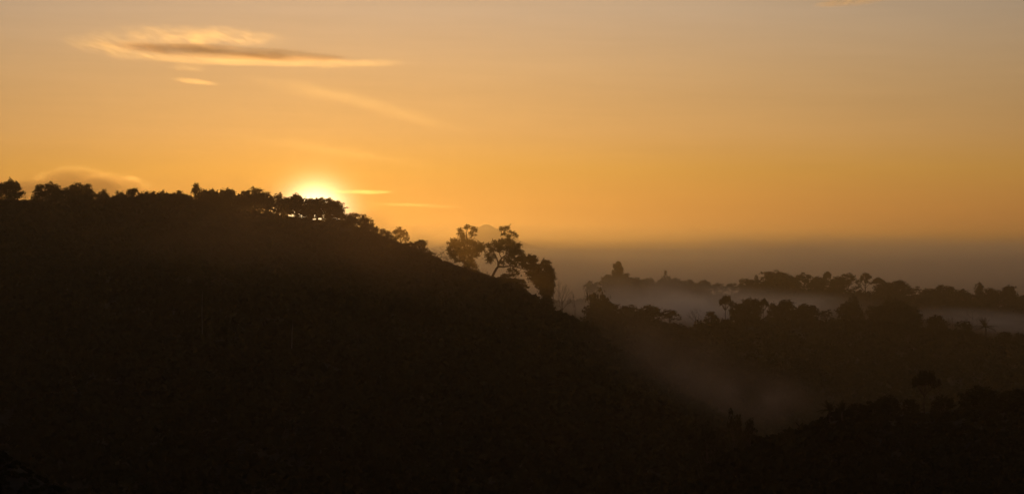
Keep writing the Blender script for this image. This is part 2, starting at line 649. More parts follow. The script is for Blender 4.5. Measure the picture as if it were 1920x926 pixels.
# ------------------------------------------------------------------ the wooded slopes: masses nobody could count
def canopy(name, label, ridge, px0, px1, n, t0, t1, r0, r1, leaf, seed, nl=46, top=0.75):
    rng = np.random.default_rng(seed)
    r = RIDGES[ridge]
    px = rng.uniform(px0, px1, n)
    t = rng.uniform(0, 1, n) ** 0.75
    Yc = np.interp(px, r['px'], r['Y'])
    Y = Yc + t1 + (t0 - t1) * (1 - t)
    X = (px - PX0) / FPX * Y
    Z = ground(X, Y)
    nearc = np.clip(-(Y - Yc) / 60.0, 0, 1)
    rad = (r0 + (r1 - r0) * nearc) * rng.uniform(.7, 1.3, n)
    C = []
    for i in range(n):
        L = ball(nl, rng, .8)
        L[:, 2] = np.abs(L[:, 2]) * .9 - .1
        C.append(L * rad[i] + (X[i], Y[i], Z[i] + rad[i] * (top - .75)))
    C = np.concatenate(C)
    V, F = leaf_quads(C, leaf * np.repeat(rad / r1, nl) ** .5, rng, .8)
    o = link(name, mesh_from(name, V, F, mat=M_LEAF2))
    tag(o, label, "forest", kind="stuff")
    return o


canopy("forest_canopy", "dark unbroken forest canopy covering the big hill on the left", 'hill', -80, 1180, 5600, -430, -3, .9, 3.2, .9, 101)
canopy("undergrowth", "tangled undergrowth filling the gaps between the crest trees", 'hill', -80, 600, 520, -16, 8, 1.2, 2.4, .45, 111, nl=70)
canopy("undergrowth", "low tangled undergrowth along the falling crest right of the sun", 'hill', 590, 1045, 760, -16, 4, .8, 1.8, .36, 112, nl=60)
canopy("forest_canopy", "shaded scrub along the foot of the big hill running into the valley", 'hill', 1040, 1460, 800, -150, -2, 1.1, 2.4, .8, 102)
canopy("forest_canopy", "dark wooded slope below the middle ridge at the right", 'middle', 1040, 2000, 2800, -260, 4, 2.6, 3.6, .9, 103)
canopy("forest_canopy", "misty wooded slope of the far ridge", 'far', 1040, 2000, 1500, -130, 6, 3.2, 4.4, 1.2, 104)
canopy("forest_canopy", "nearly black scrub covering the near slope at the bottom right", 'near', 1160, 2000, 3600, -120, -1, .7, 1.6, .5, 105)
canopy("undergrowth", "black low undergrowth on the near bank at the bottom left corner", 'knoll', -100, 300, 1500, -40, 2, .22, .5, .16, 106, nl=30)



def valley_scrub():
    rng = np.random.default_rng(115)
    n = 3800
    px = rng.uniform(1000, 1640, n)
    Y = rng.uniform(190, 900, n)
    X = (px - PX0) / FPX * Y
    Z = ground(X, Y)
    rad = rng.uniform(1.2, 2.8, n)
    C = []
    for i in range(n):
        L = ball(30, rng, .8)
        L[:, 2] = np.abs(L[:, 2]) * .9 - .1
        C.append(L * rad[i] + (X[i], Y[i], Z[i]))
    V, F = leaf_quads(np.concatenate(C), .9, rng, .8)
    tag(link("undergrowth", mesh_from("undergrowth", V, F, mat=M_LEAF2)), "dark scrub on the valley floor under the tongue of mist", "undergrowth", kind="stuff")


valley_scrub()

# ------------------------------------------------------------------ hero trees on the spur, built limb by limb
HY = 708.0


def at(px, py, Y=HY):
    return np.array([(px - PX0) / FPX * Y, Y, CAMZ + (PY0 - py) / FPX * Y])


def hero(name, label, cat, base, limbs, blobs, seed, Y=HY, leaf=.30, depth=.8, group=None):
    """limbs: (points in photo pixels, start radius, end radius in metres); blobs: (x, y, rx, ry, fill)"""
    rng = np.random.default_rng(seed)
    s = Y / FPX
    o0 = at(*base, Y)
    root = empty(name, tuple(o0))
    tag(root, label, cat, group)
    tr, br = [], []
    for k, (pts, r0, r1) in enumerate(limbs):
        P = [at(x, y, Y) - o0 + np.array([0, rng.uniform(-.6, .6) * (i > 0) * (k > 0), 0]) for i, (x, y) in enumerate(pts)]
        # round the bends
        Q = [P[0]]
        for a, b in zip(P[:-1], P[1:]):
            for t in (.33, .66, 1):
                Q.append(a * (1 - t) + b * t + rng.normal(size=3) * .05)
        (tr if k == 0 else br).append(tube(Q, np.linspace(r0, r1, len(Q)), 7))
    leaves = []
    ends = [np.array(l[0][-1]) for l in limbs] + [np.array(l[0][len(l[0]) // 2]) for l in limbs]
    for (x, y, rx, ry, fill) in blobs:
        c = at(x, y, Y) - o0
        q = min(ends, key=lambda e: (e[0] - x) ** 2 + (e[1] - y) ** 2)
        br.append(limb(at(q[0], q[1], Y) - o0, c, .11, .04, rng, 4, .1))
        area = rx * ry
        ry = ry * 1.18
        ns = max(5, int(area * fill * .24))
        k = ball(ns, rng, .35) * np.array([rx * s, min(rx, 22) * s * depth, ry * s]) + c
        for kk in k:
            if rng.random() < .35:
                br.append(limb(c, kk, .035, .012, rng, 4, .12, 4))
            # each spray: a little umbrella of leaves, flat below and domed above
            n = 22
            L = rng.normal(size=(n, 3)) * np.array([.38, .38, .24])
            L[:, 2] -= .45 * (L[:, 0] ** 2 + L[:, 1] ** 2)
            leaves.append(L + kk)
    Lc = np.concatenate(leaves)
    V, F = leaf_quads(Lc, np.full(len(Lc), leaf), rng, .7)
    TV, TF = join(tr)
    link("trunk", mesh_from("trunk", TV, TF, mat=M_BARK, smooth=True), root)
    BV, BF = join(br)
    link("limbs", mesh_from("limbs", BV, BF, mat=M_BARK, smooth=True), root)
    link("crown", mesh_from("crown", V, F, mat=M_LEAF), root)
    return root


hero("spreading_tree", "rounded tuft above a wide crown, left tree of the tall dark pair", "tree", (881, 522),
     [([(881, 526), (880, 505), (878, 482), (876, 455), (874, 435)], .50, .16),
      ([(878, 488), (862, 470), (850, 460)], .22, .08), ([(878, 478), (893, 462), (902, 458)], .22, .08),
      ([(876, 458), (866, 440), (862, 430)], .14, .05), ([(875, 456), (886, 440), (890, 430)], .14, .05),
      ([(880, 500), (868, 492), (856, 484)], .14, .05), ([(880, 500), (890, 492)], .12, .05)],
     [(865, 434, 9, 9, .7), (878, 427, 9, 6, .6), (890, 431, 8, 9, .65), (884, 440, 10, 6, .45), (870, 443, 9, 6, .5),
      (850, 456, 13, 9, 1.4), (866, 457, 13, 10, 1.4), (884, 456, 12, 9, 1.3), (898, 462, 12, 10, 1.3),
      (845, 470, 9, 9, 1.1), (858, 472, 15, 10, 1.4), (876, 472, 15, 10, 1.5), (893, 473, 13, 8, 1.2), (906, 467, 5, 6, .8),
      (849, 482, 9, 6, .9), (868, 484, 11, 7, 1.2), (881, 488, 11, 8, 1.4), (877, 498, 9, 7, 1.1), (889, 500, 7, 8, 1.0),
      (884, 509, 9, 7, .9), (895, 509, 4, 5, .5), (856, 489, 5, 4, .4)], 201)

hero("spreading_tree", "forked tree with a visible bent trunk, right tree of the tall dark pair", "tree", (921, 524),
     [([(920, 530), (923, 518), (929, 507), (934, 500), (934, 492)], .42, .30),
      ([(934, 493), (931, 484), (927, 475), (925, 465)], .24, .08),
      ([(934, 493), (941, 484), (949, 477), (952, 466), (950, 450), (952, 437)], .26, .07),
      ([(934, 500), (945, 500), (956, 498), (966, 500), (978, 503)], .30, .12),
      ([(941, 484), (936, 476), (940, 462)], .14, .06), ([(949, 477), (962, 468), (970, 462)], .16, .06),
      ([(956, 498), (964, 488), (972, 480)], .14, .05), ([(952, 447), (960, 440), (966, 438)], .09, .04),
      ([(952, 445), (944, 434), (940, 430)], .09, .04), ([(931, 484), (921, 482), (915, 484)], .12, .05)],
     [(941, 428, 6, 5, .8), (951, 427, 8, 4, .8), (946, 437, 6, 5, .45), (959, 434, 6, 5, .7), (967, 440, 4, 6, .8), (955, 442, 5, 4, .4),
      (916, 460, 7, 5, 1.0), (928, 456, 10, 7, 1.2), (942, 452, 12, 6, 1.3), (956, 454, 12, 7, 1.3), (968, 460, 10, 8, 1.2),
      (922, 468, 10, 6, 1.0), (938, 464, 12, 7, 1.2), (955, 466, 13, 8, 1.4), (970, 470, 12, 8, 1.3), (979, 477, 6, 7, 1.0),
      (916, 478, 7, 6, .9), (920, 488, 9, 6, 1.0), (926, 479, 5, 5, .6), (960, 478, 13, 7, 1.1), (972, 484, 11, 7, 1.1), (951, 484, 9, 5, .8),
      (955, 490, 11, 4, .9), (942, 492, 5, 3, .5), (968, 493, 10, 5, .9), (980, 490, 7, 7, .9),
      (956, 508, 4, 5, .6), (964, 506, 6, 4, .6), (960, 515, 6, 4, .6), (971, 513, 5, 5, .5)], 202)

hero("vine_clad_tree", "leaning tree wrapped in vines with a thick shaggy trunk at the end of the spur", "tree", (1026, 584),
     [([(1027, 590), (1027, 560), (1028, 530), (1026, 512), (1024, 495)], .95, .30),
      ([(1027, 530), (1014, 512), (1002, 500), (990, 490)], .40, .12), ([(1014, 512), (1002, 512), (990, 516)], .2, .08),
      ([(1026, 512), (1020, 500), (1018, 492)], .16, .06), ([(1027, 530), (1012, 528), (1004, 534)], .2, .06)],
     [(984, 487, 8, 8, 1.2), (993, 484, 9, 7, 1.3), (1001, 488, 7, 8, 1.2), (986, 498, 9, 7, 1.1), (997, 499, 11, 8, 1.4),
      (1008, 502, 9, 8, 1.4), (1019, 492, 4, 7, 1.3), (1028, 491, 4, 5, 1.1), (1024, 499, 9, 6, 1.6), (1031, 506, 8, 8, 1.7),
      (990, 511, 7, 6, .8), (1000, 512, 10, 8, 1.2), (1013, 514, 11, 9, 1.6), (1027, 516, 12, 9, 1.8), (1036, 518, 5, 8, 1.3),
      (998, 522, 7, 6, .8), (1008, 525, 10, 8, 1.3), (1020, 528, 13, 9, 1.8), (1033, 530, 7, 9, 1.6),
      (1010, 535, 7, 6, .9), (1020, 540, 11, 9, 1.8), (1031, 542, 8, 9, 1.8), (1017, 549, 5, 6, 1.0),
      (1026, 553, 11, 9, 2.0), (1026, 565, 11, 9, 2.0), (1027, 577, 12, 9, 2.0), (1033, 589, 14, 8, 1.6), (1042, 594, 10, 6, 1.2)], 203, Y=700.0, leaf=.36)

# ------------------------------------------------------------------ trees along the hill crest
GH = "trees along the crest of the big hill"
CREST = [
    ('broadleaf_tree', 16, 334, 54, 378, 1.1, -4, "tall rounded tree at the left edge of the hill crest"),
    ('broadleaf_tree', 88, 338, 60, 384, 1.1, 0, "double topped dark tree below the dip in the rosy cloud"),
    ('broadleaf_tree', 118, 350, 44, 380, 1.1, 4, "low flat topped tree joining the two broad trees at the far left"),
    ('broadleaf_tree', 153, 341, 64, 380, 1.1, -2, "broad flat crowned tree under the rosy cloud peak"),
    ('sparse_tree', 195, 355, 30, 380, 0.6, 3, "thin open tree with sky showing through, right of the flat crowned tree"),
    ('sparse_tree', 222, 357, 28, 382, 0.5, 0, "small wispy tree in the lowest dip of the left crest"),
    ('broadleaf_tree', 250, 350, 40, 384, 1.2, -3, "compact dark tree at the right end of the rosy cloud"),
    ('broadleaf_tree', 278, 355, 46, 386, 1.1, 2, "low bushy tree just right of the compact dark tree on the crest"),
    ('broadleaf_tree', 306, 354, 50, 386, 1.1, -2, "low even crowned tree left of the crest tree with a knob on top"),
    ('broadleaf_tree', 335, 354, 46, 388, 1.1, 4, "bushy tree pressed against the crest tree with a knob on top"),
    ('broadleaf_tree', 369, 342, 36, 388, 1.1, 0, "crest tree with a small knob rising above the even row"),
    ('broadleaf_tree', 392, 351, 54, 392, 1.1, 4, "rounded tree directly right of the crest tree with a knob on top"),
    ('broadleaf_tree', 428, 351, 60, 396, 1.1, -4, "square shouldered broad tree midway between the knobbed tree and the sun"),
    ('broadleaf_tree', 474, 349, 84, 400, 1.1, 0, "large rounded tree left of the bright notch beside the sun"),
    ('sparse_tree', 521, 359, 48, 404, 0.75, 5, "small glowing tree in the notch at the left edge of the sun"),
    ('broadleaf_tree', 556, 360, 88, 403, 1.15, -2, "wide domed tree standing right in front of the sun"),
    ('broadleaf_tree', 604, 367, 88, 411, 1.15, 2, "domed tree with light holes under it, just below the sun's glare"),
    ('sparse_tree', 640, 392, 70, 430, 0.6, -3, "lacy tree at the right end of the sun's glare"),
    ('sparse_tree', 670, 396, 72, 446, 0.42, 3, "open lacy tree catching orange light right of the sun"),
    ('sparse_tree', 690, 415, 46, 452, 0.4, 0, "short lacy tree at the lower right end of the lacy trees"),
    ('broadleaf_tree', 716, 428, 44, 458, 0.9, 110, "pale hazy tree standing behind the crest in the gap"),
    ('sparse_tree', 750, 424, 44, 462, 0.5, 0, "small open tree with a pointed top alone on the falling crest"),
    ('broadleaf_tree', 784, 446, 40, 474, 1.0, 0, "small dark tree right of the lone open tree"),
    ]


def crest_tree(name, px, yt, wd, yb, fill, dy, label):
    """broad crown of many leafy heads on a short forked trunk"""
    rng = np.random.default_rng(px + 9000)
    Y = float(np.interp(px, RIDGES['hill']['px'], RIDGES['hill']['Y'])) + dy
    X = (px - PX0) / FPX * Y
    yg = PY0 - (float(ground(X, Y)) - .3 - CAMZ) * FPX / Y
    yg = max(yg, yb + 3)
    h = yb - yt
    blobs = []
    r = max(6.0, wd * .17)
    n = int(9 + wd * h / 260)
    tries = 0
    while len(blobs) < n and tries < 4000:
        tries += 1
        v = rng.uniform(0, 1)                       # 0 bottom, 1 top of the crown
        half = wd * .5 * (math.sqrt(max(0, 1 - (max(v - .35, 0) / .65) ** 2.4)) * (.82 + .18 * min(v / .35, 1)))
        x = px + rng.uniform(-1, 1) * max(half - r * .55, 0)
        y = yb - 3 - v * (h - r * .75 - 3)
        if all(((x - b[0]) / r) ** 2 + ((y - b[1]) / (r * .75)) ** 2 > .62 for b in blobs):
            k = rng.uniform(.75, 1.15)
            f = fill * (1.15 if v > .45 else .8)
            blobs.append((x, y, r * k, r * .72 * k, f))
    ends = sorted(blobs, key=lambda b: b[0])
    picks = [ends[len(ends) // 6], ends[len(ends) // 2], ends[-1 - len(ends) // 6]]
    fork = (px + rng.uniform(-2, 2), yb - h * .15)
    limbs = [([(px, yg), (px + rng.uniform(-1.5, 1.5), (yg + fork[1]) / 2), fork], .34, .22)]
    for b in picks:
        limbs.append(([fork, ((fork[0] + b[0]) / 2, (fork[1] + b[1]) / 2 + 2), (b[0], b[1])], .18, .05))
    hero(name, label, "tree", (px, yg), limbs, blobs, px + 500, Y=Y, leaf=.32, group=GH)


for (nm, px, yt, wd, yb, fi, dy, lab) in CREST:
    crest_tree(nm, px, yt, wd, yb, fi, dy, lab)

HILL = [
    ('bare', 47, 358, 22, "small leafless tree between the first two big crest trees", 2, 0),
    ('shrub', 722, 446, 46, "low mound of bush between the lacy trees and the lone open tree", -6, 0),
    ('bare', 822, 461, 46, "flat spreading leafless tree on the slope left of the tall pair", 6, 0),
    ('bare', 846, 478, 34, "twiggy leafless bush at the foot of the tall pair", 5, 0),
    ('bare', 908, 502, 26, "grey twiggy bush between the trunks of the tall pair", 12, 0),
    ('shrub', 948, 513, 30, "low dark bush on the edge right of the forked tree's trunk", -2, 0),
    ('shrub', 972, 521, 34, "rounded bush on the lip of the steep drop under the vine clad tree", -3, 0),
    ('shrub', 800, 470, 40, "dense dark bush on the slope below the small dark tree", -8, 0),
    ('bare', 1054, 523, 46, "slim leafless tree in mist right of the vine clad tree", 25, 0),
    ('bare', 1076, 541, 34, "fainter leafless tree in mist behind the slim leafless tree", 90, 0),
    ('shrub', 1068, 592, 36, "dim low bush at the foot of the slim leafless tree", 0, 0),
    ('shrub', 1102, 602, 40, "dim rounded bush where the big hill meets the valley", -8, 0),
]
for (stl, px, yt, wpx, lab, dy, hp) in HILL:
    plant(stl, px, yt, wpx, 'hill', lab, GH, dy, hp)

GM = "trees along the middle ridge"
MID = [
    ('broad', 1122, 549, 52, "hazy dome shaped tree behind the left end of the middle ridge", 110, 20),
    ('shrub', 1105, 573, 36, "dark bushy tree at the left end of the middle ridge", 0, 0),
    ('broad', 1133, 566, 56, "broad dark tree in front of the hazy dome shaped tree", -3, 0),
    ('broad', 1178, 573, 50, "left one of two broad trees joined into a flat hedge on the middle ridge", 0, 0),
    ('broad', 1218, 573, 52, "right one of two broad trees joined into a flat hedge on the middle ridge", 3, 0),
    ('sparse', 1254, 580, 44, "ragged tree sloping down to the dip in the middle ridge", 0, 0),
    ('bare', 1304, 575, 36, "spiky half leafless tree right of the dip in the middle ridge", 0, 0),
    ('shrub', 1333, 584, 34, "rounded dark bush left of the slim lollipop tree", -4, 0),
    ('umbrella', 1361, 554, 24, "slim lollipop shaped tree rising above the middle ridge", 2, 0),
    ('broad', 1381, 568, 30, "low tree filling the gap right of the slim lollipop tree", 0, 0),
    ('broad', 1407, 560, 40, "square crowned tree left of the small ball topped tree", 0, 0),
    ('umbrella', 1432, 559, 18, "small ball topped tree on a thin trunk on the middle ridge", 2, 0),
    ('shrub', 1450, 568, 30, "low bush right of the small ball topped tree", 0, 0),
    ('broad', 1473, 562, 40, "wide low tree beneath the bright mist bank", 2, 0),
    ('broad', 1510, 570, 44, "rounded tree right of centre of the bright mist bank", -2, 0),
    ('sparse', 1548, 580, 36, "thin low tree in the pale gap left of the feathery tree", 2, 0),
    ('sparse', 1599, 551, 28, "feathery upright tree with a layered top on the middle ridge", 3, 0),
    ('broad', 1592, 566, 50, "dark spreading tree at the foot of the feathery upright tree", -3, 0),
    ('sparse', 1634, 573, 36, "small thin tree between the feathery tree and the big mound", 2, 0),
    ('broad', 1678, 561, 52, "peaked top tree of the big dark mound on the middle ridge", 0, 0),
    ('broad', 1658, 572, 44, "left shoulder tree of the big dark mound on the middle ridge", -3, 0),
    ('broad', 1702, 572, 50, "right shoulder tree of the big dark mound on the middle ridge", -3, 0),
    ('bare', 1735, 588, 26, "tangle of thin leafless twigs right of the big dark mound", 4, 0),
    ('broad', 1756, 591, 36, "dark rounded tree between two leafless thickets", 0, 0),
    ('bare', 1786, 588, 30, "upright leafless thicket left of the tall bare tree", 3, 0),
    ('bare', 1820, 580, 36, "taller bare tree with wide branches near the right edge", 0, 0),
    ('spiky', 1848, 592, 38, "spiky palm near the right edge of the middle ridge", -4, 0),
    ('shrub', 1806, 602, 40, "dark bush at the foot of the tall bare tree", -6, 0),
    ('shrub', 1884, 622, 40, "low hedge like bush in mist below the spiky palm", 0, 0),
    ('shrub', 1914, 624, 34, "small misty bush at the right edge of the middle ridge", 4, 0),
    ('broad', 1700, 604, 60, "black spreading tree in front of the big dark mound", -60, 0),
    ('broad', 1132, 600, 60, "black bushy tree low on the slope in front of the left end", -70, 0),
    ('broad', 1330, 612, 50, "dim bushy tree low on the slope below the rounded dark bush", -60, 0),
]
for (stl, px, yt, wpx, lab, dy, hp) in MID:
    plant(stl, px, yt, wpx, 'middle', lab, GM, dy, hp)

GF = "misty trees along the far ridge"
hero("tall_tree", "tall tapering tree towering over the left of the far ridge", "tree", (1158, 556),
     [([(1158, 558), (1158, 530), (1158, 510), (1159, 494)], .8, .2), ([(1158, 528), (1148, 518)], .4, .15), ([(1158, 526), (1168, 517)], .4, .15)],
     [(1159, 493, 6, 5, 2.6), (1158, 499, 10, 6, 2.6), (1160, 506, 11, 6, 2.6), (1157, 512, 12, 6, 2.4), (1159, 518, 12, 6, 2.2), (1152, 520, 9, 6, 1.3),
      (1166, 519, 10, 6, 1.3), (1145, 528, 10, 7, 1.2), (1158, 530, 12, 7, 1.2), (1171, 528, 9, 7, 1.2), (1152, 540, 14, 7, 1.0), (1168, 540, 12, 7, 1.0)],
     204, Y=1520.0, leaf=.6, group=GF)
FAR = [
    ('broad', 1143, 515, 34, "rounded tree at the left foot of the tall tapering tree", 4, 0),
    ('broad', 1170, 512, 36, "rounded tree at the right foot of the tall tapering tree", 3, 0),
    ('shrub', 1110, 528, 50, "very faint low tree in mist left of the tall tapering tree", 30, 0),
    ('broad', 1192, 521, 44, "low tree right of the tall tapering tree on the far ridge", 0, 0),
    ('broad', 1214, 522, 36, "low round tree left of the gap on the far ridge", 0, 0),
    ('sparse', 1249, 508, 34, "ghostly pale tree standing behind the far ridge", 260, 40),
    ('broad', 1243, 524, 34, "left hand tree of a pair right of the gap on the far ridge", 0, 0),
    ('broad', 1264, 522, 36, "right hand tree of a pair right of the gap on the far ridge", 0, 0),
    ('broad', 1290, 525, 38, "bumpy low tree in the flat middle of the far ridge", 0, 0),
    ('broad', 1320, 526, 36, "rounded low tree in the flat middle of the far ridge", 0, 0),
    ('sparse', 1346, 530, 30, "spiky low tree left end of the lowest stretch of the far ridge", 0, 0),
    ('sparse', 1374, 531, 34, "spiky low tree right end of the lowest stretch of the far ridge", 0, 0),
    ('broad', 1402, 523, 38, "tree on the rising shoulder left of the big domed tree", 0, 0),
    ('tall', 1419, 515, 16, "little spire beside the big domed tree on the far ridge", 0, 0),
    ('broad', 1452, 509, 62, "big domed tree crowning the far ridge", 0, 0),
    ('broad', 1482, 517, 40, "lower tree leaning on the right side of the big domed tree", 0, 0),
    ('sparse', 1507, 511, 50, "wide feathery topped tree right of the big domed tree", 2, 0),
    ('broad', 1534, 519, 36, "low tree left of the tiny tufted tree", 0, 0),
    ('umbrella', 1551, 509, 16, "tiny tufted tree poking above the far ridge", 2, 0),
    ('broad', 1571, 519, 36, "low tree right of the tiny tufted tree", 0, 0),
    ('sparse', 1592, 511, 38, "ragged double topped tree on the far ridge", 0, 0),
    ('sparse', 1621, 511, 32, "upright brushy tree right of the ragged double topped tree", 2, 0),
    ('umbrella', 1647, 520, 22, "small leaning tufted tree on the falling far ridge", 2, 0),
    ('broad', 1660, 529, 38, "low tree under the small leaning tufted tree", 0, 0),
    ('broad', 1686, 526, 38, "tree at the step where the far ridge drops", 0, 0),
    ('sparse', 1715, 537, 40, "ragged low tree at the foot of the step in the far ridge", 0, 0),
    ('broad', 1742, 541, 36, "rounded low tree left of the wide mound tree", 0, 0),
    ('broad', 1768, 535, 46, "wide mound shaped tree near the right of the far ridge", 0, 0),
    ('broad', 1803, 543, 42, "low tree between the wide mound tree and the blunt tower tree", 0, 0),
    ('tall', 1836, 530, 28, "blunt tower shaped tree near the right of the far ridge", 0, 0),
    ('broad', 1860, 541, 42, "low broad tree right of the blunt tower shaped tree", 0, 0),
    ('broad', 1893, 536, 32, "square topped tree at the right end of the far ridge", 0, 0),
    ('broad', 1917, 554, 30, "last low tree of the far ridge at the frame edge", 0, 0),
]
for (stl, px, yt, wpx, lab, dy, hp) in FAR:
    plant(stl, px, yt, wpx, 'far', lab, GF, dy, hp)

GN = "trees on the near right slope"
NEAR = [
    ('sparse', 1325, 788, 52, "dim lacy tree low in the valley left of the near slope", 60, 70),
    ('sparse', 1407, 784, 26, "slim upright tree at the foot of the near slope", 10, 50),
    ('sparse', 1376, 766, 40, "very faint tree in valley mist between the lacy and slim trees", 110, 50),
    ('shrub', 1478, 804, 46, "low dark bush where the near slope begins to climb", 0, 0),
    ('shrub', 1510, 797, 40, "dark bush halfway up the first rise of the near slope", 0, 0),
    ('spiky', 1556, 749, 44, "left spiky palm on the first top of the near slope", 2, 0),
    ('spiky', 1578, 750, 40, "right spiky palm on the first top of the near slope", -2, 0),
    ('sparse', 1608, 755, 44, "ragged open tree right of the two spiky palms", 0, 0),
    ('shrub', 1640, 752, 44, "low bush between the ragged open tree and the umbrella tree", 0, 0),
    ('broad', 1664, 742, 44, "small rounded tree left of the umbrella tree", 3, 0),
    ('umbrella', 1735, 695, 46, "tall umbrella shaped tree rising above the near slope", 0, 88),
    ('shrub', 1706, 748, 44, "dark bush left of the umbrella tree's trunk", -2, 0),
    ('shrub', 1770, 742, 50, "dark bush right of the umbrella tree's trunk", -2, 0),
    ('broad', 1838, 724, 70, "wide black tree right of the umbrella tree", 0, 0),
    ('broad', 1900, 730, 70, "black tree at the right edge of the near slope", 0, 0),
]
for (stl, px, yt, wpx, lab, dy, hp) in NEAR:
    plant(stl, px, yt, wpx, 'near', lab, GN, dy, hp)

# slim pale trunks standing out of the dark hillside
for (px, y0, y1, dY, lab) in ((381, 545, 665, 470, "tall thin pale trunk standing out of the dark hillside"),
                              (547, 600, 665, 460, "shorter thin pale trunk on the dark hillside toward the sun")):
    X = (px - PX0) / FPX * dY
    zg = float(ground(X, dY))
    zt = CAMZ + (PY0 - y0) / FPX * dY
    zb = min(zg, CAMZ + (PY0 - y1) / FPX * dY)
    H = zt - zb
    root = empty("slim_tree", (X, dY, zb), px)
    tag(root, lab, "tree", GH)
    rng = np.random.default_rng(px)
    link("trunk", mesh_from("trunk", *tube(bent((0, 0, -.3), (.2, 0, H), rng, 7, .01), np.linspace(.11, .05, 7), 7), mat=M_PALE), root)
    c = link("crown", PROTO['sparse'][0][1], root, (.2, 0, H - 1.6))
    c.scale = (2.6, 2.6, 3.0)


# ------------------------------------------------------------------ clouds: lens shaped volumes high beyond the haze
def lens_mesh(name, seed, lump=.10):
    rng = np.random.default_rng(seed)
    nu, nv = 28, 14
    V, F = [], []
    ph = rng.uniform(0, 6.28, 8)
    for j in range(nv + 1):
        v = math.pi * j / nv
        for i in range(nu):
            u = 2 * math.pi * i / nu
            k = 1.0 + lump * (math.sin(3 * u + ph[0]) * math.sin(v * 2 + ph[1]) + .6 * math.sin(5 * u + ph[2]) * math.sin(v * 4 + ph[3]))
            V.append((math.cos(u) * math.sin(v) * k, math.sin(u) * math.sin(v) * k, math.cos(v) * k))
    for j in range(nv):
        for i in range(nu):
            F.append((j * nu + i, (j + 1) * nu + i, (j + 1) * nu + (i + 1) % nu, j * nu + (i + 1) % nu))
    return mesh_from(name, V, F, smooth=True)


CD = 14000.0


def cloud_part(parent, name, px, py, wpx, hpx, tilt, tau, seed, color=(1.0, .93, .80), aniso=.90, fx=6.0, fz=3.0, edge=1.0, thr=(.36, .66), depth=260.0, Y=CD, rim=False, tear=1.1):
    s = Y / FPX
    rz = max(hpx * s * .5, 4.0)
    dens0 = tau / (2 * depth) * 5.0

    def bld(g, _):
        t = g.node('ShaderNodeTexCoord')
        p = t.outputs['Object']
        L = g.vm('LENGTH', p)
        x, y, z = g.sep(p)
        torn = g.noise(g.comb(g.m('ADD', g.m('MULTIPLY', x, 1.6 + fx * .12), seed * 3.1), 0.0, g.m('MULTIPLY', z, 1.1)), 1.3, 4, .6, .4)
        Lt = g.m('ADD', L, g.m('MULTIPLY', g.m('SUBTRACT', torn, .5), tear))
        body = g.m('MULTIPLY', g.m('POWER', g.m('SUBTRACT', 1.0, Lt, clamp=True), edge), g.smooth(L, 1.0, .75))
        if rim:
            body = g.m('MULTIPLY', g.m('MULTIPLY', g.smooth(L, .66, .84), g.smooth(L, .99, .86)), g.smooth(z, .05, .5))
        q = g.comb(g.m('ADD', g.m('MULTIPLY', x, fx * .28), seed * 1.37), g.m('MULTIPLY', y, .15), g.m('MULTIPLY', z, fz * .5))
        n = g.noise(q, 2.0, 8, .72, .9)
        return g.m('MULTIPLY', g.m('MULTIPLY', body, g.smooth(n, thr[0], thr[1])), dens0)
    m = mat_volume(name, dens0, color, aniso, bld)
    try:
        m.cycles.volume_step_rate = 0.6
    except Exception:
        pass
    me = lens_mesh(name, seed, .06)
    me.materials.append(m)
    o = link(name, me)
    c = Vector(((px - PX0) * s, Y, CAMZ + (PY0 - py) * s))
    o.parent = parent
    o.location = c - parent.location
    o.scale = (wpx * s * .5, depth, rz)
    o.rotation_euler = (0, R(tilt), 0)
    return o


def cloud(label, px, py, group="clouds in the morning sky"):
    s = CD / FPX
    root = empty("cloud", ((px - PX0) * s, CD, CAMZ + (PY0 - py) * s))
    return tag(root, label, "cloud", group)


c = cloud("large layered streak cloud with a brown shaded band at the upper left", 450, 95)
cloud_part(c, "wisp", 350, 70, 430, 54, 1.5, .27, 1, fx=14, fz=7, thr=(.40, .64))
cloud_part(c, "wisp", 215, 88, 240, 48, 7, .24, 9, fx=10, fz=6, thr=(.40, .64))
cloud_part(c, "shaded_band", 420, 98, 540, 30, 3.2, .62, 2, color=(.80, .52, .30), aniso=.55, fx=7, fz=6, thr=(.3, .66), edge=.8)
cloud_part(c, "bright_underside", 440, 112, 540, 28, 1.2, .17, 3, fx=10, fz=4, thr=(.28, .6))
cloud_part(c, "bright_underside", 650, 120, 300, 18, -1, .15, 4, fx=7, fz=3)
c = cloud("small pale wisp just under the large streak cloud", 350, 128)
cloud_part(c, "wisp", 350, 128, 90, 13, 2, .10, 5, fx=4, fz=2)
c = cloud("thin bright wisp, lower one under the large streak cloud", 370, 153)
cloud_part(c, "wisp", 365, 153, 110, 11, 6, .14, 6, fx=3, fz=2, thr=(.2, .5))
c = cloud("rosy cloud bank with glowing rim above the left end of the hill", 140, 340)
ROSE = (.90, .60, .40)
cloud_part(c, "shaded_bank", 143, 357, 190, 92, 1, .55, 7, color=ROSE, aniso=.5, fx=2, fz=1.5, thr=(.1, .5), edge=.7)
cloud_part(c, "shaded_bank", 212, 362, 160, 74, 5, .55, 18, color=ROSE, aniso=.5, fx=2, fz=1.5, thr=(.1, .5), edge=.7)
cloud_part(c, "shaded_bank", 30, 360, 290, 52, 0, .85, 8, color=ROSE, aniso=.5, fx=2, fz=1.5, thr=(.1, .5), edge=.7)
cloud_part(c, "glowing_rim", 143, 353, 196, 94, 1, .085, 10, fx=9, fz=2, thr=(.36, .62), rim=True)
cloud_part(c, "glowing_rim", 214, 358, 168, 76, 5, .09, 11, fx=9, fz=2, thr=(.36, .62), rim=True)
cloud_part(c, "glowing_rim", 240, 336, 60, 12, -8, .08, 19, fx=4, fz=2, thr=(.2, .5))
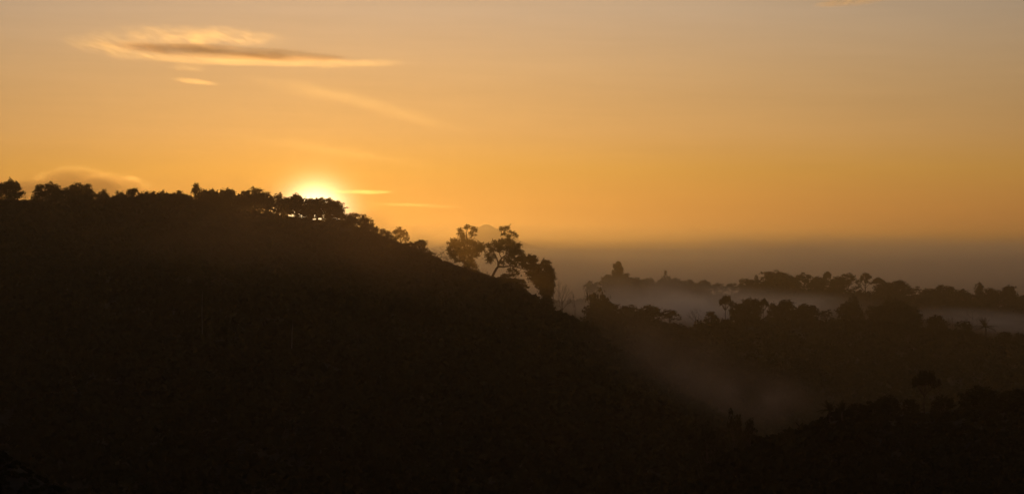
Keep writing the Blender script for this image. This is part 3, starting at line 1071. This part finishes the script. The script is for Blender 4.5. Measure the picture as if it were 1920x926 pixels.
c = cloud("short brilliant white streak just right of the sun", 680, 360)
cloud_part(c, "wisp", 680, 360, 140, 10, 1, .22, 12, fx=2, fz=1, thr=(.15, .35))
c = cloud("long thin golden streak lower right of the brilliant white one", 785, 386)
cloud_part(c, "wisp", 780, 385, 200, 9, 2, .09, 13, fx=3, fz=1, thr=(.2, .45))
c = cloud("faint curved veil of cloud slanting down from the large streak cloud", 680, 195)
cloud_part(c, "wisp", 590, 172, 320, 44, 11, .022, 14, fx=3, fz=2, thr=(.1, .6))
cloud_part(c, "wisp", 740, 210, 360, 36, 15, .022, 15, fx=3, fz=2, thr=(.1, .6))
c = cloud("faint lower veil of cloud slanting above the sun", 640, 285)
cloud_part(c, "wisp", 640, 285, 520, 34, 9, .015, 16, fx=3, fz=2, thr=(.1, .6))
c = cloud("small peach coloured wisp at the top edge toward the right", 1590, 5)
cloud_part(c, "wisp", 1595, 4, 170, 16, -4, .8, 17, fx=4, fz=2)


# ------------------------------------------------------------------ haze and ground mist
def box(name, x0, x1, y0, y1, z0, z1):
    V = [(x, y, z) for z in (z0, z1) for y in (y0, y1) for x in (x0, x1)]
    F = [(0, 2, 3, 1), (4, 5, 7, 6), (0, 1, 5, 4), (2, 6, 7, 3), (0, 4, 6, 2), (1, 3, 7, 5)]
    return mesh_from(name, V, F)


hz = box("haze", -11500, 11500, -500, 33000, -8, 150)
hz.materials.append(mat_volume("haze_air", 1 / 6500, (.98, .80, .54), .845))
tag(link("haze", hz), "thin warm morning haze hanging over the whole valley", "haze", kind="stuff")


def mist_sheet(label, y0, y1, zt, amp, dens, color, aniso, seed, xs=(-900, 900), wl=420.0):
    """a level sea of mist lying on the plain: closed volume, gently waved on top"""
    rng = np.random.default_rng(seed)
    nx, ny = 60, 40
    xsx = np.linspace(-1, 1, nx)
    ysy = y0 + (y1 - y0) * np.linspace(0, 1, ny) ** 1.6
    X = xsx[None, :] * (xs[1] + .34 * (ysy[:, None] - y0))
    Y = np.repeat(ysy[:, None], nx, 1)
    ph = rng.uniform(0, 6.28, 8)
    Z = zt + amp * (np.sin(X / wl + ph[0] + Y / 700) + .6 * np.sin(Y / wl * .8 + ph[1] + X / 300) + .4 * np.sin(X / wl * 3 + ph[2]))
    e = np.minimum((Y - y0) / 260.0, 1.0)
    Z = Z * sstep(e) + 2.0 * (1 - sstep(e))
    top = np.stack([X, Y, Z], -1).reshape(-1, 3)
    bot = np.stack([X, Y, np.full_like(Z, -4.0)], -1).reshape(-1, 3)
    V = np.concatenate([top, bot])
    i = (np.arange(ny - 1)[:, None] * nx + np.arange(nx - 1)[None, :]).ravel()
    T = np.stack([i, i + 1, i + nx + 1, i + nx], 1)
    B = T[:, ::-1] + nx * ny
    ring = np.concatenate([np.arange(nx), np.arange(1, ny) * nx + nx - 1, (ny - 1) * nx + np.arange(nx - 2, -1, -1), np.arange(ny - 2, 0, -1) * nx])
    r2 = np.roll(ring, -1)
    Sd = np.stack([ring, ring + nx * ny, r2 + nx * ny, r2], 1)
    me = mesh_from("mist", V, np.concatenate([T, B, Sd]))
    me.materials.append(mat_volume("mist_air", dens, color, aniso))
    tag(link("mist", me), label, "mist", kind="stuff")


MISTC = (.98, .93, .90)
mist_sheet("wide bank of mauve mist filling the plain beyond the far ridge", 1640, 8600, 55, 5.0, 1 / 1500, MISTC, .76, 5)
mist_sheet("thin upper veil of mist fading into the orange sky", 2600, 8600, 72, 9.0, 1 / 6000, MISTC, .74, 6, xs=(-1200, 1200))


def fog_bank(label, px, py, wpx, hpx, Y, depth, tilt, tau, color, aniso, seed, yaw=0.0):
    s = Y / FPX

    def bld(g, dens):
        t = g.node('ShaderNodeTexCoord')
        p = t.outputs['Object']
        body = g.m('SUBTRACT', 1.0, g.vm('LENGTH', p), clamp=True)
        body = g.m('MULTIPLY', body, body)
        x, y, z = g.sep(p)
        n = g.noise(g.comb(g.m('ADD', g.m('MULTIPLY', x, 2.2), seed * 2.1), g.m('MULTIPLY', y, 1.0), g.m('MULTIPLY', z, .8)), 1.4, 3, .5, .3)
        return g.m('MULTIPLY', g.m('MULTIPLY', body, g.smooth(n, .28, .68, .12, 1.6)), dens)
    m = mat_volume("fog_air", tau / depth * 1.5, color, aniso, bld)
    me = lens_mesh("mist", seed, .04)
    me.materials.append(m)
    o = link("mist", me, None, ((px - PX0) * s, Y, CAMZ + (PY0 - py) * s))
    o.scale = (wpx * s * .5, depth, hpx * s * .5)
    o.rotation_euler = (0, R(tilt), R(yaw))
    tag(o, label, "mist", kind="stuff")


fog_bank("pale mist bank lying between the far and the middle ridge", 1330, 576, 760, 100, 1180, 130, 1, 3.2, (.99, .97, .96), .70, 31)
fog_bank("soft mist veil rising in front of the left part of the far ridge", 1210, 556, 520, 140, 1290, 110, 0, .9, (.99, .96, .93), .58, 35)
fog_bank("smaller mist bank under the right end of the far ridge", 1850, 602, 460, 62, 1150, 120, 3, 1.2, (.99, .96, .93), .5, 32)
fog_bank("dim tongue of mist sliding down the dark valley", 1290, 695, 620, 210, 520, 60, 27, .32, (.97, .78, .60), .45, 33)
fog_bank("faint valley mist below the near slope's first rise", 1440, 745, 380, 150, 560, 70, 8, .30, (.96, .74, .56), .4, 34)
fog_bank("added thin volume imitating lens flare over the upper slope of the big hill below the sun", 590, 440, 1500, 470, 560, 95, 4, .26, (.99, .68, .36), .88, 36)  # added volume, its orange scattering stands in for lens flare on the hill
fog_bank("low hump of mist swelling above the level mist sea near the middle right", 1470, 466, 820, 84, 3000, 500, 0, 1.0, (.99, .96, .97), .78, 37)
fog_bank("low hump of mist swelling above the level mist sea at the far right", 1840, 472, 620, 96, 2800, 500, 1, 1.0, (.99, .96, .97), .80, 38)
fog_bank("thin low hump of mist behind the tall pair of trees", 1010, 486, 520, 50, 2600, 400, 1, .5, (.99, .95, .95), .5, 39)
